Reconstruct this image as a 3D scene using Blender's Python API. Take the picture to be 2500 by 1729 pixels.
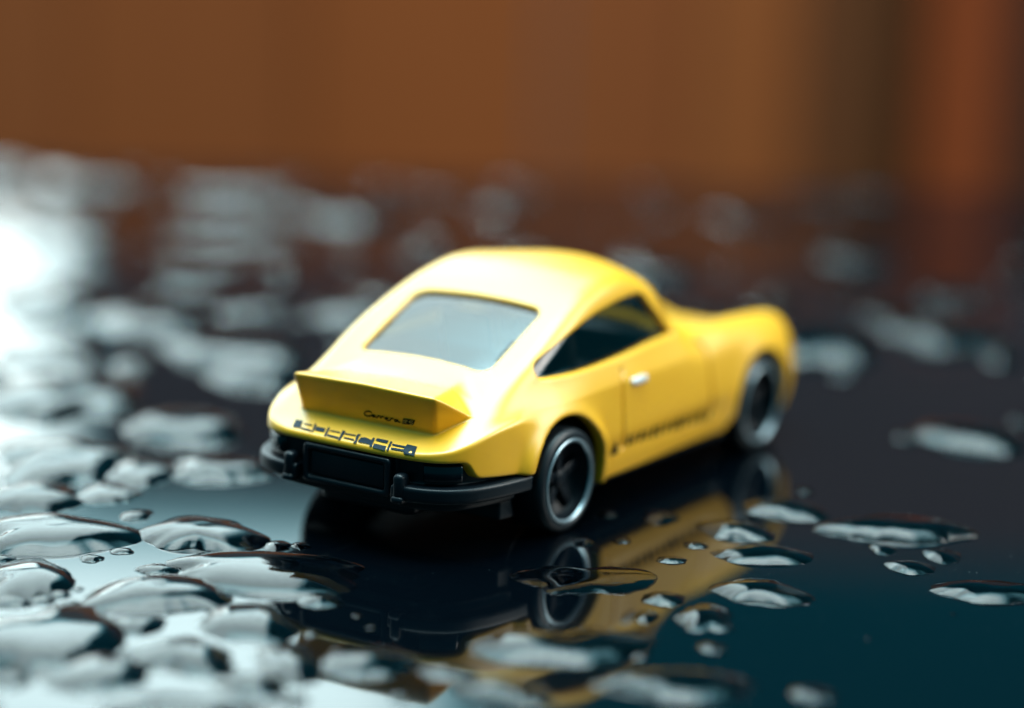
import bpy, bmesh, math, random
import numpy as np
from mathutils import Matrix, Vector

# ------------------------------------------------------------------ clear
for o in list(bpy.data.objects):
    bpy.data.objects.remove(o)
scene = bpy.context.scene
col = scene.collection
MM = 0.001                                   # everything below is written in millimetres

# ------------------------------------------------------------------ camera
CAM = np.array([-198.742, -134.881, 68.879])
CR = np.array([0.546785, -0.836649, 0.032313])
CU = np.array([0.166792, 0.146663, 0.975023])
CF = np.array([0.820492, 0.527739, -0.219739])
cd = bpy.data.cameras.new('camera')
cam = bpy.data.objects.new('camera', cd)
col.objects.link(cam)
M4 = Matrix.Identity(4)
for i in range(3):
    M4[i][0], M4[i][1], M4[i][2], M4[i][3] = CR[i], CU[i], -CF[i], CAM[i] * MM
cam.matrix_world = M4
cd.sensor_width = 36.0
cd.lens = 93.6
cd.clip_start = 0.005
cd.clip_end = 20.0
cd.dof.use_dof = True
cd.dof.focus_distance = 0.2315
cd.dof.aperture_fstop = 93.6 / 10.2
scene.camera = cam

# ------------------------------------------------------------------ world, light, exposure
world = bpy.data.worlds.new('World')
scene.world = world
world.use_nodes = True
wb = world.node_tree.nodes['Background']
wb.inputs[0].default_value = (0.003, 0.095, 0.130, 1)
wb.inputs[1].default_value = 1.0

HEAD = np.array([CF[0], CF[1], 0]); HEAD /= np.linalg.norm(HEAD)        # direction the camera faces, on the table
SIDE = np.array([HEAD[1], -HEAD[0], 0])                                 # to its right
UPV = np.array([0, 0, 1.0])

def lamp(name, centre, facing, w, h, radiance, colour, edge=0.35):
    """rectangular soft lamp (window pane / softbox); centre in mm, facing = point it looks at"""
    ld = bpy.data.lights.new(name, 'AREA')
    ld.shape = 'RECTANGLE'
    ld.size = w * MM
    ld.size_y = h * MM
    ld.energy = radiance * math.pi * w * h * MM * MM
    ld.color = (1, 1, 1)
    # diffuser: bright in the middle, fading to a cooler rim
    ld.use_nodes = True
    nt = ld.node_tree
    em = nt.nodes['Emission']
    ge = nt.nodes.new('ShaderNodeNewGeometry')
    sx = nt.nodes.new('ShaderNodeSeparateXYZ')
    nt.links.new(ge.outputs['Parametric'], sx.inputs[0])
    def ramp(sock):
        # 0 at the rim, 1 from 'edge' inwards
        a = nt.nodes.new('ShaderNodeMath'); a.operation = 'PINGPONG'; a.inputs[1].default_value = 0.5
        nt.links.new(sock, a.inputs[0])
        b = nt.nodes.new('ShaderNodeMapRange'); b.interpolation_type = 'SMOOTHSTEP'
        b.inputs['From Max'].default_value = max(edge, 1e-3)
        nt.links.new(a.outputs[0], b.inputs['Value'])
        return b.outputs[0]
    mu = nt.nodes.new('ShaderNodeMath'); mu.operation = 'MULTIPLY'
    nt.links.new(ramp(sx.outputs[0]), mu.inputs[0]); nt.links.new(ramp(sx.outputs[1]), mu.inputs[1])
    nt.links.new(mu.outputs[0], em.inputs['Strength'])
    cr = nt.nodes.new('ShaderNodeValToRGB')
    cr.color_ramp.elements[0].color = (0.15, 0.70, 0.85, 1)
    cr.color_ramp.elements[1].position = 0.8
    cr.color_ramp.elements[1].color = (*colour, 1)
    nt.links.new(mu.outputs[0], cr.inputs[0])
    nt.links.new(cr.outputs[0], em.inputs['Color'])
    lo = bpy.data.objects.new(name, ld)
    col.objects.link(lo)
    c = Vector(centre) * MM
    z = (c - Vector(facing) * MM).normalized()
    x = Vector((0, 0, 1)).cross(z)
    if x.length < 1e-3:
        x = Vector(SIDE)
    x.normalize()
    y = z.cross(x)
    m = Matrix.Identity(4)
    for i in range(3):
        m[i][0], m[i][1], m[i][2], m[i][3] = x[i], y[i], z[i], c[i]
    lo.matrix_world = m
    return lo

def place(fwd, right, up):
    p = np.array([0.0, 0, 0]) + HEAD * fwd + SIDE * right + UPV * up
    return p

# overhead daylight
lamp('overhead_softbox', place(270, -30, 1300), place(270, -30, 0), 1700, 1800, 16.5, (0.76, 0.98, 1.0), 0.42)
# daylight opening on the left, seen mirrored in the table
lamp('window_lamp', place(640, -560, 720), place(40, -560, 720), 1140, 1090, 5.2, (0.76, 0.98, 1.0), 0.05)
lamp('low_window_lamp', place(640, -662, 136), place(40, -662, 136), 1052, 96, 5.0, (0.82, 1.0, 1.0), 0.02)
# softer light from above on the right-hand side
lamp('side_softbox', place(60, 820, 600), place(10, 0, 10), 900, 800, 9.5, (1.0, 0.98, 0.92), 0.3)

vs = scene.view_settings
vs.view_transform = 'Standard'
vs.look = 'None'
vs.exposure = 0.0
vs.gamma = 1.0
vs.use_curve_mapping = False
scene.cycles.use_denoising = True
scene.cycles.max_bounces = 10
scene.cycles.transmission_bounces = 8
scene.cycles.sample_clamp_indirect = 8.0

# ------------------------------------------------------------------ helpers
def mat(name, base=(0.5, 0.5, 0.5), rough=0.5, metal=0.0, coat=0.0, ior=1.5, spec=0.5, trans=0.0, coat_rough=0.05):
    m = bpy.data.materials.new(name)
    m.use_nodes = True
    b = m.node_tree.nodes['Principled BSDF']
    b.inputs['Base Color'].default_value = (*base, 1)
    b.inputs['Roughness'].default_value = rough
    b.inputs['Metallic'].default_value = metal
    b.inputs['IOR'].default_value = ior
    b.inputs['Specular IOR Level'].default_value = spec
    b.inputs['Transmission Weight'].default_value = trans
    b.inputs['Coat Weight'].default_value = coat
    b.inputs['Coat Roughness'].default_value = coat_rough
    return m

def bsdf(m):
    return m.node_tree.nodes['Principled BSDF']

def noise_ramp(m, scale, stops, target='Base Color', detail=4.0, stretch=(1, 1, 1), rough=0.55):
    nt = m.node_tree
    tc = nt.nodes.new('ShaderNodeTexCoord')
    mp = nt.nodes.new('ShaderNodeMapping')
    mp.inputs['Scale'].default_value = stretch
    nz = nt.nodes.new('ShaderNodeTexNoise')
    nz.inputs['Scale'].default_value = scale
    nz.inputs['Detail'].default_value = detail
    nz.inputs['Roughness'].default_value = rough
    cr = nt.nodes.new('ShaderNodeValToRGB')
    while len(cr.color_ramp.elements) < len(stops):
        cr.color_ramp.elements.new(0.5)
    for e, (p, c) in zip(cr.color_ramp.elements, stops):
        e.position = p
        e.color = (*c, 1) if len(c) == 3 else c
    nt.links.new(tc.outputs['Object'], mp.inputs['Vector'])
    nt.links.new(mp.outputs[0], nz.inputs['Vector'])
    nt.links.new(nz.outputs['Fac'], cr.inputs[0])
    nt.links.new(cr.outputs[0], bsdf(m).inputs[target])
    return nz

def bump_noise(m, scale, strength, dist):
    nt = m.node_tree
    tc = nt.nodes.new('ShaderNodeTexCoord')
    nz = nt.nodes.new('ShaderNodeTexNoise')
    nz.inputs['Scale'].default_value = scale
    nz.inputs['Detail'].default_value = 3
    bp = nt.nodes.new('ShaderNodeBump')
    bp.inputs['Strength'].default_value = strength
    bp.inputs['Distance'].default_value = dist
    nt.links.new(tc.outputs['Object'], nz.inputs['Vector'])
    nt.links.new(nz.outputs['Fac'], bp.inputs['Height'])
    nt.links.new(bp.outputs[0], bsdf(m).inputs['Normal'])

def specks(m, scale, radius, share, colour):
    """dust: small round specks mixed over the base colour"""
    nt = m.node_tree
    b = bsdf(m)
    tc = nt.nodes.new('ShaderNodeTexCoord')
    vo = nt.nodes.new('ShaderNodeTexVoronoi'); vo.inputs['Scale'].default_value = scale
    nt.links.new(tc.outputs['Object'], vo.inputs['Vector'])
    lt = nt.nodes.new('ShaderNodeMath'); lt.operation = 'LESS_THAN'; lt.inputs[1].default_value = radius
    nt.links.new(vo.outputs['Distance'], lt.inputs[0])
    sp_ = nt.nodes.new('ShaderNodeSeparateColor')
    nt.links.new(vo.outputs['Color'], sp_.inputs[0])
    g = nt.nodes.new('ShaderNodeMath'); g.operation = 'LESS_THAN'; g.inputs[1].default_value = share
    nt.links.new(sp_.outputs[0], g.inputs[0])
    mu = nt.nodes.new('ShaderNodeMath'); mu.operation = 'MULTIPLY'
    nt.links.new(lt.outputs[0], mu.inputs[0]); nt.links.new(g.outputs[0], mu.inputs[1])
    mx = nt.nodes.new('ShaderNodeMix'); mx.data_type = 'RGBA'
    old = b.inputs['Base Color'].links[0].from_socket if b.inputs['Base Color'].links else None
    if old: nt.links.new(old, mx.inputs['A'])
    else: mx.inputs['A'].default_value = b.inputs['Base Color'].default_value
    mx.inputs['B'].default_value = (*colour, 1)
    nt.links.new(mu.outputs[0], mx.inputs['Factor'])
    nt.links.new(mx.outputs['Result'], b.inputs['Base Color'])

def mesh_obj(name, V, Fc, material, parent=None, smooth=True, normals=None):
    me = bpy.data.meshes.new(name)
    V = np.asarray(V, dtype=np.float64) * MM
    me.from_pydata(V.tolist(), [], [list(map(int, f)) for f in Fc])
    me.update()
    if smooth:
        me.polygons.foreach_set('use_smooth', [True] * len(me.polygons))
    if normals is not None:
        me.normals_split_custom_set_from_vertices(np.asarray(normals).tolist())
    if material is not None:
        me.materials.append(material)
    o = bpy.data.objects.new(name, me)
    col.objects.link(o)
    if parent is not None:
        o.parent = parent
    return o

def quad_mesh_obj(name, V, Q, material, parent=None, normals=None):
    """fast path for big quad arrays"""
    me = bpy.data.meshes.new(name)
    n = len(Q)
    me.vertices.add(len(V))
    me.vertices.foreach_set('co', (np.asarray(V, dtype=np.float32) * MM).ravel())
    me.loops.add(n * 4)
    me.loops.foreach_set('vertex_index', np.asarray(Q, dtype=np.int32).ravel())
    me.polygons.add(n)
    me.polygons.foreach_set('loop_start', np.arange(0, n * 4, 4, dtype=np.int32))
    me.polygons.foreach_set('use_smooth', np.ones(n, dtype=bool))
    me.update(calc_edges=True)
    me.validate()
    if normals is not None:
        me.normals_split_custom_set_from_vertices(np.asarray(normals, dtype=np.float32).tolist())
    me.materials.append(material)
    o = bpy.data.objects.new(name, me)
    col.objects.link(o)
    if parent is not None:
        o.parent = parent
    return o

def bm_obj(name, bm, material, parent=None, smooth=False):
    me = bpy.data.meshes.new(name)
    for v in bm.verts:
        v.co *= MM
    bm.to_mesh(me)
    bm.free()
    if smooth:
        me.polygons.foreach_set('use_smooth', [True] * len(me.polygons))
    me.materials.append(material)
    o = bpy.data.objects.new(name, me)
    col.objects.link(o)
    if parent is not None:
        o.parent = parent
    return o

def box_bm(c, s, bevel=0.0, seg=2, rot=None, bm=None):
    bm2 = bmesh.new()
    bmesh.ops.create_cube(bm2, size=1.0)
    for v in bm2.verts:
        v.co = Vector((v.co.x * s[0], v.co.y * s[1], v.co.z * s[2]))
    if bevel > 0:
        bmesh.ops.bevel(bm2, geom=bm2.edges[:], offset=bevel, segments=seg, profile=0.5, affect='EDGES')
    m = Matrix.Translation(Vector(c))
    if rot is not None:
        m = m @ rot
    bmesh.ops.transform(bm2, matrix=m, verts=bm2.verts)
    return bm2

def lathe(profile, seg=64, axis_sign=-1):
    """profile [(radius, outwards)], axis along y; outwards -> y = axis_sign*outwards"""
    V, Fc = [], []
    n = len(profile)
    for k in range(seg):
        a = 2 * math.pi * k / seg
        for r, w in profile:
            V.append((r * math.cos(a), axis_sign * w, r * math.sin(a)))
    for k in range(seg):
        k2 = (k + 1) % seg
        for j in range(n - 1):
            q = (k * n + j, k * n + j + 1, k2 * n + j + 1, k2 * n + j)
            Fc.append(q if axis_sign < 0 else q[::-1])
    return V, Fc

def tag(o, label, cat, group=None, kind=None):
    if label: o['label'] = label
    if cat: o['category'] = cat
    if group: o['group'] = group
    if kind: o['kind'] = kind
    return o

# ------------------------------------------------------------------ table and background
m_table = mat('black_glossy_table', (0.003, 0.004, 0.007), rough=0.035, ior=1.5)
noise_ramp(m_table, 5200.0, [(0.0, (0.0005, 0.0014, 0.0026)), (0.70, (0.0006, 0.0017, 0.0030)), (0.80, (0.06, 0.08, 0.09))], detail=6.0, rough=0.75)
nz = noise_ramp(m_table, 120.0, [(0.3, (0.02, 0.02, 0.02)), (0.75, (0.06, 0.06, 0.06))], target='Roughness', detail=5.0)

specks(m_table, 1500.0, 0.08, 0.30, (0.025, 0.035, 0.04))
specks(m_table, 420.0, 0.035, 0.25, (0.05, 0.06, 0.065))

def obox(name, fwd0, fwd1, r0, r1, z0, z1, material, bevel=0.0, parent=None):
    """box aligned with the table: forward / right / up ranges in mm"""
    bm = box_bm((0, 0, 0), (fwd1 - fwd0, r1 - r0, z1 - z0), bevel, 3)
    c = HEAD * (fwd0 + fwd1) / 2 + SIDE * (r0 + r1) / 2 + UPV * (z0 + z1) / 2
    m = Matrix.Identity(4)
    for i in range(3):
        m[i][0], m[i][1], m[i][2], m[i][3] = HEAD[i], SIDE[i] * -1, UPV[i], c[i]
    bmesh.ops.transform(bm, matrix=m, verts=bm.verts)
    return bm_obj(name, bm, material, parent)

FW0 = float(CAM @ HEAD)                                   # camera's own forward coordinate
table = obox('tabletop', -420, 203, -520, 520, -22, 0, m_table, 2.0)
tag(table, 'dark glossy wet tabletop under the toy car', None, kind='structure')

def wood(name, base, dark):
    m = mat(name, base, rough=0.7, spec=0.1)
    noise_ramp(m, 6.0, [(0.25, dark), (0.7, base)], stretch=(6, 6, 0.6), detail=6)
    return m

wall = bpy.data.objects.new('wood_panelled_wall', None)
col.objects.link(wall)
wall.location = Vector(place(680, 0, -200)) * MM
tag(wall, 'brown wood panelled wall out of focus behind the wet table', 'wall')
planks = [(-640, -420, (0.246, 0.0610, 0.0181), (0.211, 0.0514, 0.0151)),
          (-420, -250, (0.254, 0.0640, 0.0188), (0.218, 0.0536, 0.0159)),
          (-250, -150, (0.263, 0.0654, 0.0188), (0.226, 0.0550, 0.0159)),
          (-150, -70, (0.276, 0.0670, 0.0181), (0.238, 0.0566, 0.0151)),
          (-70, 15, (0.293, 0.0692, 0.0173), (0.252, 0.0580, 0.0144)),
          (15, 65, (0.276, 0.0677, 0.0188), (0.238, 0.0566, 0.0159)),
          (65, 102, (0.293, 0.0751, 0.0195), (0.252, 0.0633, 0.0166)),
          (102, 141, (0.171, 0.0502, 0.0175), (0.149, 0.0423, 0.0146)),
          (141, 170, (0.127, 0.0381, 0.0157), (0.109, 0.0321, 0.0126)),
          (170, 300, (0.064, 0.0230, 0.0130), (0.055, 0.0194, 0.0108)),
          (300, 420, (0.170, 0.0491, 0.0159), (0.146, 0.0410, 0.0130)),
          (420, 640, (0.186, 0.0521, 0.0166), (0.160, 0.0439, 0.0138))]
for i, (a, b, c1, c2) in enumerate(planks):
    p = obox('plank', 680, 700, a + 0.6, b - 0.6, -200, 110, wood('wood_%d' % i, c1, c2), 1.0)
    p.parent = wall
    p.matrix_parent_inverse = Matrix.Translation(-wall.location)
m_plum = mat('plum_plaster', (0.055, 0.032, 0.038), rough=0.8)
noise_ramp(m_plum, 9.0, [(0.3, (0.047, 0.028, 0.033)), (0.7, (0.062, 0.036, 0.042))])
up = obox('upper_panel', 683, 700, -640, 640, 110.5, 212, m_plum, 1.0)
up.parent = wall
up.matrix_parent_inverse = Matrix.Translation(-wall.location)
post = obox('red_post', 655, 679, 143, 168, -200, 120, wood('red_stain', (0.25, 0.047, 0.012), (0.20, 0.036, 0.009)), 1.5)
tag(post, 'reddish brown wooden post standing against the panelled wall', 'post')

#@CAR_FIELD_BEGIN
# ------------------------------------------------------------------ the toy car: signed fields on a grid (mm)
def pchip(xs, ys, q):
    xs = np.asarray(xs, float); ys = np.asarray(ys, float)
    h = np.diff(xs); d = np.diff(ys) / h
    m = np.zeros(len(xs))
    for i in range(1, len(xs) - 1):
        if d[i - 1] * d[i] > 0:
            w1 = 2 * h[i] + h[i - 1]; w2 = h[i] + 2 * h[i - 1]
            m[i] = (w1 + w2) / (w1 / d[i - 1] + w2 / d[i])
    m[0] = d[0]; m[-1] = d[-1]
    q = np.clip(q, xs[0], xs[-1])
    i = np.clip(np.searchsorted(xs, q) - 1, 0, len(h) - 1)
    t = (q - xs[i]) / h[i]
    return (ys[i] * (1 + 2 * t) * (1 - t) ** 2 + h[i] * m[i] * t * (1 - t) ** 2
            + ys[i + 1] * t * t * (3 - 2 * t) + h[i] * m[i + 1] * t * t * (t - 1))

def smooth_curve(pts, n=8):
    """Catmull-Rom through points"""
    P = np.asarray(pts, float)
    P = np.vstack([2 * P[0] - P[1], P, 2 * P[-1] - P[-2]])
    out = []
    for i in range(1, len(P) - 2):
        for t in np.linspace(0, 1, n, endpoint=False):
            out.append(0.5 * (2 * P[i] + (P[i + 1] - P[i - 1]) * t + (2 * P[i - 1] - 5 * P[i] + 4 * P[i + 1] - P[i + 2]) * t * t
                       + (-P[i - 1] + 3 * P[i] - 3 * P[i + 1] + P[i + 2]) * t ** 3))
    out.append(P[-2])
    return np.array(out)

def poly_sdf(poly, A, B):
    """signed distance of the points (A,B) to a closed polygon, negative inside"""
    P = np.asarray(poly, float)
    d2 = np.full(A.shape, 1e9); inside = np.zeros(A.shape, bool)
    for i in range(len(P)):
        p, q = P[i], P[(i + 1) % len(P)]
        e = q - p
        L = e @ e
        if L < 1e-12:
            continue
        wx, wy = A - p[0], B - p[1]
        t = np.clip((wx * e[0] + wy * e[1]) / L, 0, 1)
        d2 = np.minimum(d2, (wx - e[0] * t) ** 2 + (wy - e[1] * t) ** 2)
        c = ((p[1] <= B) & (q[1] > B)) | ((q[1] <= B) & (p[1] > B))
        with np.errstate(divide='ignore', invalid='ignore'):
            xi = p[0] + (B - p[1]) / (q[1] - p[1] if abs(q[1] - p[1]) > 1e-12 else 1e-12) * e[0]
        inside ^= c & (A < xi)
    return np.where(inside, -1, 1) * np.sqrt(d2)

def smax(a, b, k):
    h = np.clip(k - np.abs(a - b), 0, None) / k
    return np.maximum(a, b) + h * h * k * 0.25

def smin(a, b, k):
    return -smax(-a, -b, k)

PLAN = [(-15.75, 0), (-15.7, 4), (-15.45, 7.2), (-14.55, 9.4), (-13.1, 10.8), (-11.0, 11.7), (-8.5, 12.3), (-5, 12.75), (0, 13.05), (4.5, 13.0),
        (9, 12.85), (14, 12.85), (26, 12.95), (32, 13.15), (38, 13.4), (43, 13.0), (46, 12.3), (48.4, 10.85), (50.3, 9.4), (52.3, 7.6), (53.5, 5), (54.0, 2.5), (54.1, 0)]
# height of the lower body: columns Y = 0, 4, 8, 10.5, 12, 13.5
HY = [0, 4, 8, 10.5, 12, 14]
HX = [-17, -15.7, -14.0, -12.5, -9, -5, 0, 5, 10, 16, 24, 28, 32, 38, 44, 48, 51.5, 54, 56.5]
HT = [[8.9, 8.9, 8.9, 8.9, 8.9, 8.9],
      [9.35, 9.35, 9.3, 9.3, 9.3, 9.3],
      [9.85, 9.85, 9.85, 9.75, 9.6, 9.5],
      [10.4, 10.4, 10.45, 10.35, 10.15, 9.95],
      [12.2, 12.1, 11.9, 11.6, 11.25, 10.9],
      [14.0, 14.0, 13.5, 12.5, 11.85, 11.4],
      [15.0, 15.0, 14.6, 13.6, 12.6, 11.9],
      [15.0, 15.0, 14.7, 14.1, 13.0, 12.0],
      [15.0, 15.0, 14.6, 14.0, 12.8, 11.6],
      [14.8, 14.8, 14.5, 13.9, 12.7, 11.4],
      [14.4, 14.4, 14.3, 13.9, 12.8, 11.5],
      [13.9, 13.8, 14.0, 13.9, 12.9, 11.6],
      [13.0, 12.9, 13.5, 14.0, 13.3, 12.0],
      [12.1, 12.0, 13.2, 13.8, 13.2, 12.0],
      [11.3, 11.2, 12.7, 13.35, 12.8, 11.6],
      [10.3, 10.3, 12.0, 12.6, 12.0, 10.8],
      [9.4, 9.4, 10.8, 11.2, 10.6, 9.4],
      [7.9, 7.9, 8.4, 8.4, 8.2, 7.8],
      [6.6, 6.6, 6.8, 6.8, 6.6, 6.4]]
GX = [-18, -14, -9, -4.2, 0, 5, 9, 13, 17, 20, 22.3, 23.6, 26.5, 29.6, 32, 36]
GZ = [4.5, 8.6, 12.2, 14.95, 17.0, 19.2, 20.6, 21.4, 21.6, 21.4, 20.8, 19.8, 16.9, 13.7, 11.0, 5.0]

def interp_rows(X, rows_x, rows):
    return pchip(rows_x, rows, X)

SW = [(-1.95, 15.1), (-0.9, 15.75), (2.97, 16.95), (8.1, 18.15), (12.6, 18.8), (16.1, 18.95), (18.2, 18.8), (19.0, 18.2), (22.0, 14.8), (21.7, 14.5),
      (17.2, 14.4), (9.0, 14.1), (3.6, 14.08), (-1.2, 14.3), (-1.9, 14.6)]

def round_rect(cx, cy, hx, hy, A, B, r):
    qx = np.abs(A - cx) - (hx - r); qy = np.abs(B - cy) - (hy - r)
    return np.sqrt(np.maximum(qx, 0) ** 2 + np.maximum(qy, 0) ** 2) + np.minimum(np.maximum(qx, qy), 0) - r

RA = (0.0, 4.85); RF = (38.0, 4.9)          # axles
# spoiler planes: rear face, side face, top
def plane3(a, b, c, inside):
    a, b, c = map(np.array, (a, b, c))
    n = np.cross(b - a, c - a); n = n / np.linalg.norm(n)
    if n @ (np.array(inside) - a) > 0: n = -n
    return n, float(n @ a)
SP_IN = (-11.0, 3.0, 12.5)
SP_TOPE = (-13.45, 7.8, 14.15); SP_BOTE = (-12.6, 7.2, 10.2); SP_TIP = (-10.9, 8.8, 12.65)
SP_REAR = plane3((-13.55, -7.35, 14.2), (-13.55, 7.35, 14.2), (-12.55, 0, 10.3), SP_IN)
SP_SIDE = plane3(SP_TOPE, SP_BOTE, SP_TIP, SP_IN)
SP_TOP = plane3((-13.5, 0, 14.3), (-13.45, 7.8, 14.12), (-6.5, 0, 13.75), SP_IN)
SP_EDGE = plane3(SP_TOPE, SP_TIP, (-8.0, 6.6, 13.35), (-11.5, 5.0, 12.0))

def build_fields(h=0.16, x0=-18.0, x1=58.5, y1=15.5, z0=2.4, z1=24.0):
    xs = np.arange(x0, x1, h); ys = (np.arange(-1, int(y1 / h)) + 0.5) * h; zs = np.arange(z0, z1, h)
    ys = ys[1:]
    X2, Y2 = np.meshgrid(xs, ys, indexing='ij')
    # lower body
    half = smooth_curve(PLAN, 6)
    poly = np.vstack([half, (half * [1, -1])[::-1]])
    side2 = poly_sdf(poly, X2, Y2)
    cols = np.array([pchip(HX, [r[j] for r in HT], xs) for j in range(len(HY))])       # (ny, nx)
    H2 = np.array([pchip(HY, cols[:, i], ys) for i in range(len(xs))])
    gx, gy = np.gradient(H2, h)
    hs = 1 / np.sqrt(1 + np.clip(gx ** 2 + gy ** 2, 0, 4))
    Xg = xs[:, None, None]; Zg = zs[None, None, :]; Yg = ys[None, :, None]
    S = side2[:, :, None].astype(np.float32)
    z1d = zs
    tuck = np.where(z1d > 7.5, 0.10 * (z1d - 7.5) + 0.02 * (z1d - 7.5) ** 2, 0.035 * (7.5 - z1d) ** 2 * 0.8)
    door = np.exp(-((xs - 18.0) / 7.5) ** 6)                    # flatter, slightly hollow door sides
    tk = pchip([-18, -8, -3, 58], [0.25, 0.3, 1, 1], xs)
    S = S + (tk[:, None] * tuck[None, :])[:, None, :].astype(np.float32)
    # sill step low on the door
    sill = (0.24 * np.exp(-((z1d - 5.9) / 0.75) ** 2))[None, None, :] * np.exp(-((xs - 18.0) / 11.5) ** 8)[:, None, None]
    S = S + sill.astype(np.float32)
    # arch lips
    for (ax, az), R, amp in ((RA, 6.35, 0.16), (RF, 6.0, 0.16)):
        rr = np.sqrt((xs[:, None] - ax) ** 2 + (zs[None, :] - az) ** 2)
        S = S - (amp * np.exp(-((rr - R) / 0.75) ** 2))[:, None, :].astype(np.float32)
    rr = np.sqrt((xs[:, None] - RA[0]) ** 2 + (zs[None, :] - RA[1]) ** 2)
    soft = 0.14 + 0.75 / (1 + np.exp(-(zs[None, :] - 9.6) / 0.6))
    flare = 0.72 / (1 + np.exp(np.clip((rr - 7.15) / soft, -40, 40)))
    S = S - flare[:, None, :].astype(np.float32)
    T = ((Zg - H2[:, :, None]) * hs[:, :, None]).astype(np.float32)
    kx = pchip([-18, -12, -7, -3, 5, 28, 40, 50, 58], [0.3, 0.3, 0.4, 1.4, 1.5, 1.5, 2.4, 3.0, 3.0], xs).astype(np.float32)[:, None, None]
    low = smax(T, S, kx)
    del T
    # greenhouse
    gz = pchip(GX, GZ, xs)
    crown = pchip([-14, -4, 5, 14, 22, 29], [0.002, 0.002, 0.002, 0.005, 0.024, 0.030], xs)
    bend = pchip([-14, 18, 22, 30, 32], [0, 0, 0.012, 0.034, 0.034], xs)          # plan curvature of the windscreen
    Xb = X2 + bend[:, None] * Y2 ** 2
    G2 = pchip(GX, GZ, Xb.ravel()).reshape(Xb.shape) - crown[:, None] * Y2 ** 2
    gx, gy = np.gradient(G2, h)
    hs = 1 / np.sqrt(1 + np.clip(gx ** 2 + gy ** 2, 0, 9))
    GT = ((Zg - G2[:, :, None]) * hs[:, :, None]).astype(np.float32)
    wg = pchip([-14, -9, -4, 0, 6, 12, 20, 26, 32], [8.6, 9.7, 10.8, 11.5, 11.75, 11.75, 11.25, 10.65, 9.6], xs)
    tum = np.clip(zs - 14.0, -2, None) * 0.35
    GS = (((Yg - wg[:, None, None]) + tum[None, None, :]) * 0.93).astype(np.float32)
    green = smax(GT, GS, 1.25)
    glass_ref = green
    F = smin(low, green, 1.6)
    del GT, GS
    # spoiler
    def pl(p):
        n, d = p
        return (n[0] * Xg + n[1] * Yg + n[2] * Zg - d).astype(np.float32)
    sp = smax(smax(smax(pl(SP_REAR), pl(SP_TOP), 0.35), pl(SP_SIDE), 0.35), (9.8 - Zg).astype(np.float32) + 0 * Xg.astype(np.float32), 0.2)
    sp = smax(sp, pl(SP_EDGE), 0.25)
    sp = np.maximum(sp, (Xg - (-5.0)).astype(np.float32))
    # keep rear face crisp at its foot, blend the top into the engine lid
    F0 = F
    near = np.clip((Xg + 10.6) / 2.5, 0, 1).astype(np.float32)
    F = np.where(near > 0.02, smin(F0, sp, 0.05 + 1.1 * near), np.minimum(F0, sp))
    # panel grooves: door outline
    solid = F
    dpoly = [(10.3, 0.9), (10.2, 9.0), (10.4, 12.3), (11.2, 13.9), (26.2, 13.9), (27.4, 12.2), (27.6, 0.9)]
    dsd = np.abs(poly_sdf(dpoly, *np.meshgrid(xs, zs, indexing='ij')))
    groove = (0.30 * np.exp(-(dsd / 0.17) ** 2))[:, None, :] * (Yg > 9)
    groove = groove * ((zs < 13.2) & (zs > 5.7))[None, None, :]
    # bottom line of the casting
    zb = pchip([-18, -9.5, -8.5, -5.5, -5, 5.6, 6.2, 31, 32, 44, 45, 58], [8.72, 7.3, 6.9, 6.6, 3.3, 3.3, 3.3, 3.3, 3.3, 3.3, 4.4, 4.8], xs)
    bot = np.repeat(zb[:, None], len(ys), 1)
    lampzone = (X2 < -9.5) & (side2 > -50)
    quarter = 1 / (1 + np.exp(-(X2 + 12.35) / 0.22))                   # 0 behind the lamp end, 1 on the quarter
    low_q = pchip([-13, -9.5, -5], [7.25, 6.95, 6.55], xs)[:, None] + 0 * X2
    bot = np.where(X2 < -5.0, 8.72 + (low_q - 8.72) * quarter, bot)
    bt = (bot[:, :, None] - Zg).astype(np.float32)
    # openings
    XX, ZZ = np.meshgrid(xs, zs, indexing='ij')
    sw = poly_sdf(smooth_curve(SW + [SW[0]], 5), XX, ZZ)[:, None, :]
    sw = np.maximum(sw, 7.0 - Yg).astype(np.float32)
    # rear window: coordinate along the fastback
    ang = math.radians(24.2)
    U = ((Xg - 0.4) * math.cos(ang) + (Zg - 17.0) * math.sin(ang)).astype(np.float32)
    N = (-(Xg - 0.4) * math.sin(ang) + (Zg - 17.0) * math.cos(ang)).astype(np.float32)
    hw = 7.1 + 0.0 * U
    rw = round_rect(0.05, 0, 4.95, 0, U, np.zeros_like(U), 0.0)
    qx = np.abs(U + 0.012 * Yg ** 2 - 0.3) - (5.15 - 1.3); qy = Yg - (hw - 1.3)
    rw = np.sqrt(np.maximum(qx, 0) ** 2 + np.maximum(qy, 0) ** 2) + np.minimum(np.maximum(qx, qy), 0) - 1.3
    rw = np.maximum(rw, -3.2 - N).astype(np.float32)
    # windscreen
    a2 = math.radians(-46.5)
    U2 = ((Xg + 0.030 * Yg ** 2 - 26.0) * math.cos(a2) + (Zg - 17.4) * math.sin(a2)).astype(np.float32)
    N2 = (-(Xg + 0.030 * Yg ** 2 - 26.0) * math.sin(a2) + (Zg - 17.4) * math.cos(a2)).astype(np.float32)
    qx = np.abs(U2) - (3.9 - 1.0); qy = Yg - (8.9 + 0.22 * U2 - 1.0)
    ws = np.sqrt(np.maximum(qx, 0) ** 2 + np.maximum(qy, 0) ** 2) + np.minimum(np.maximum(qx, qy), 0) - 1.0
    ws = np.maximum(ws, -3.0 - N2).astype(np.float32)
    openings = np.minimum(np.minimum(sw, rw), ws)
    arch = None
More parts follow.
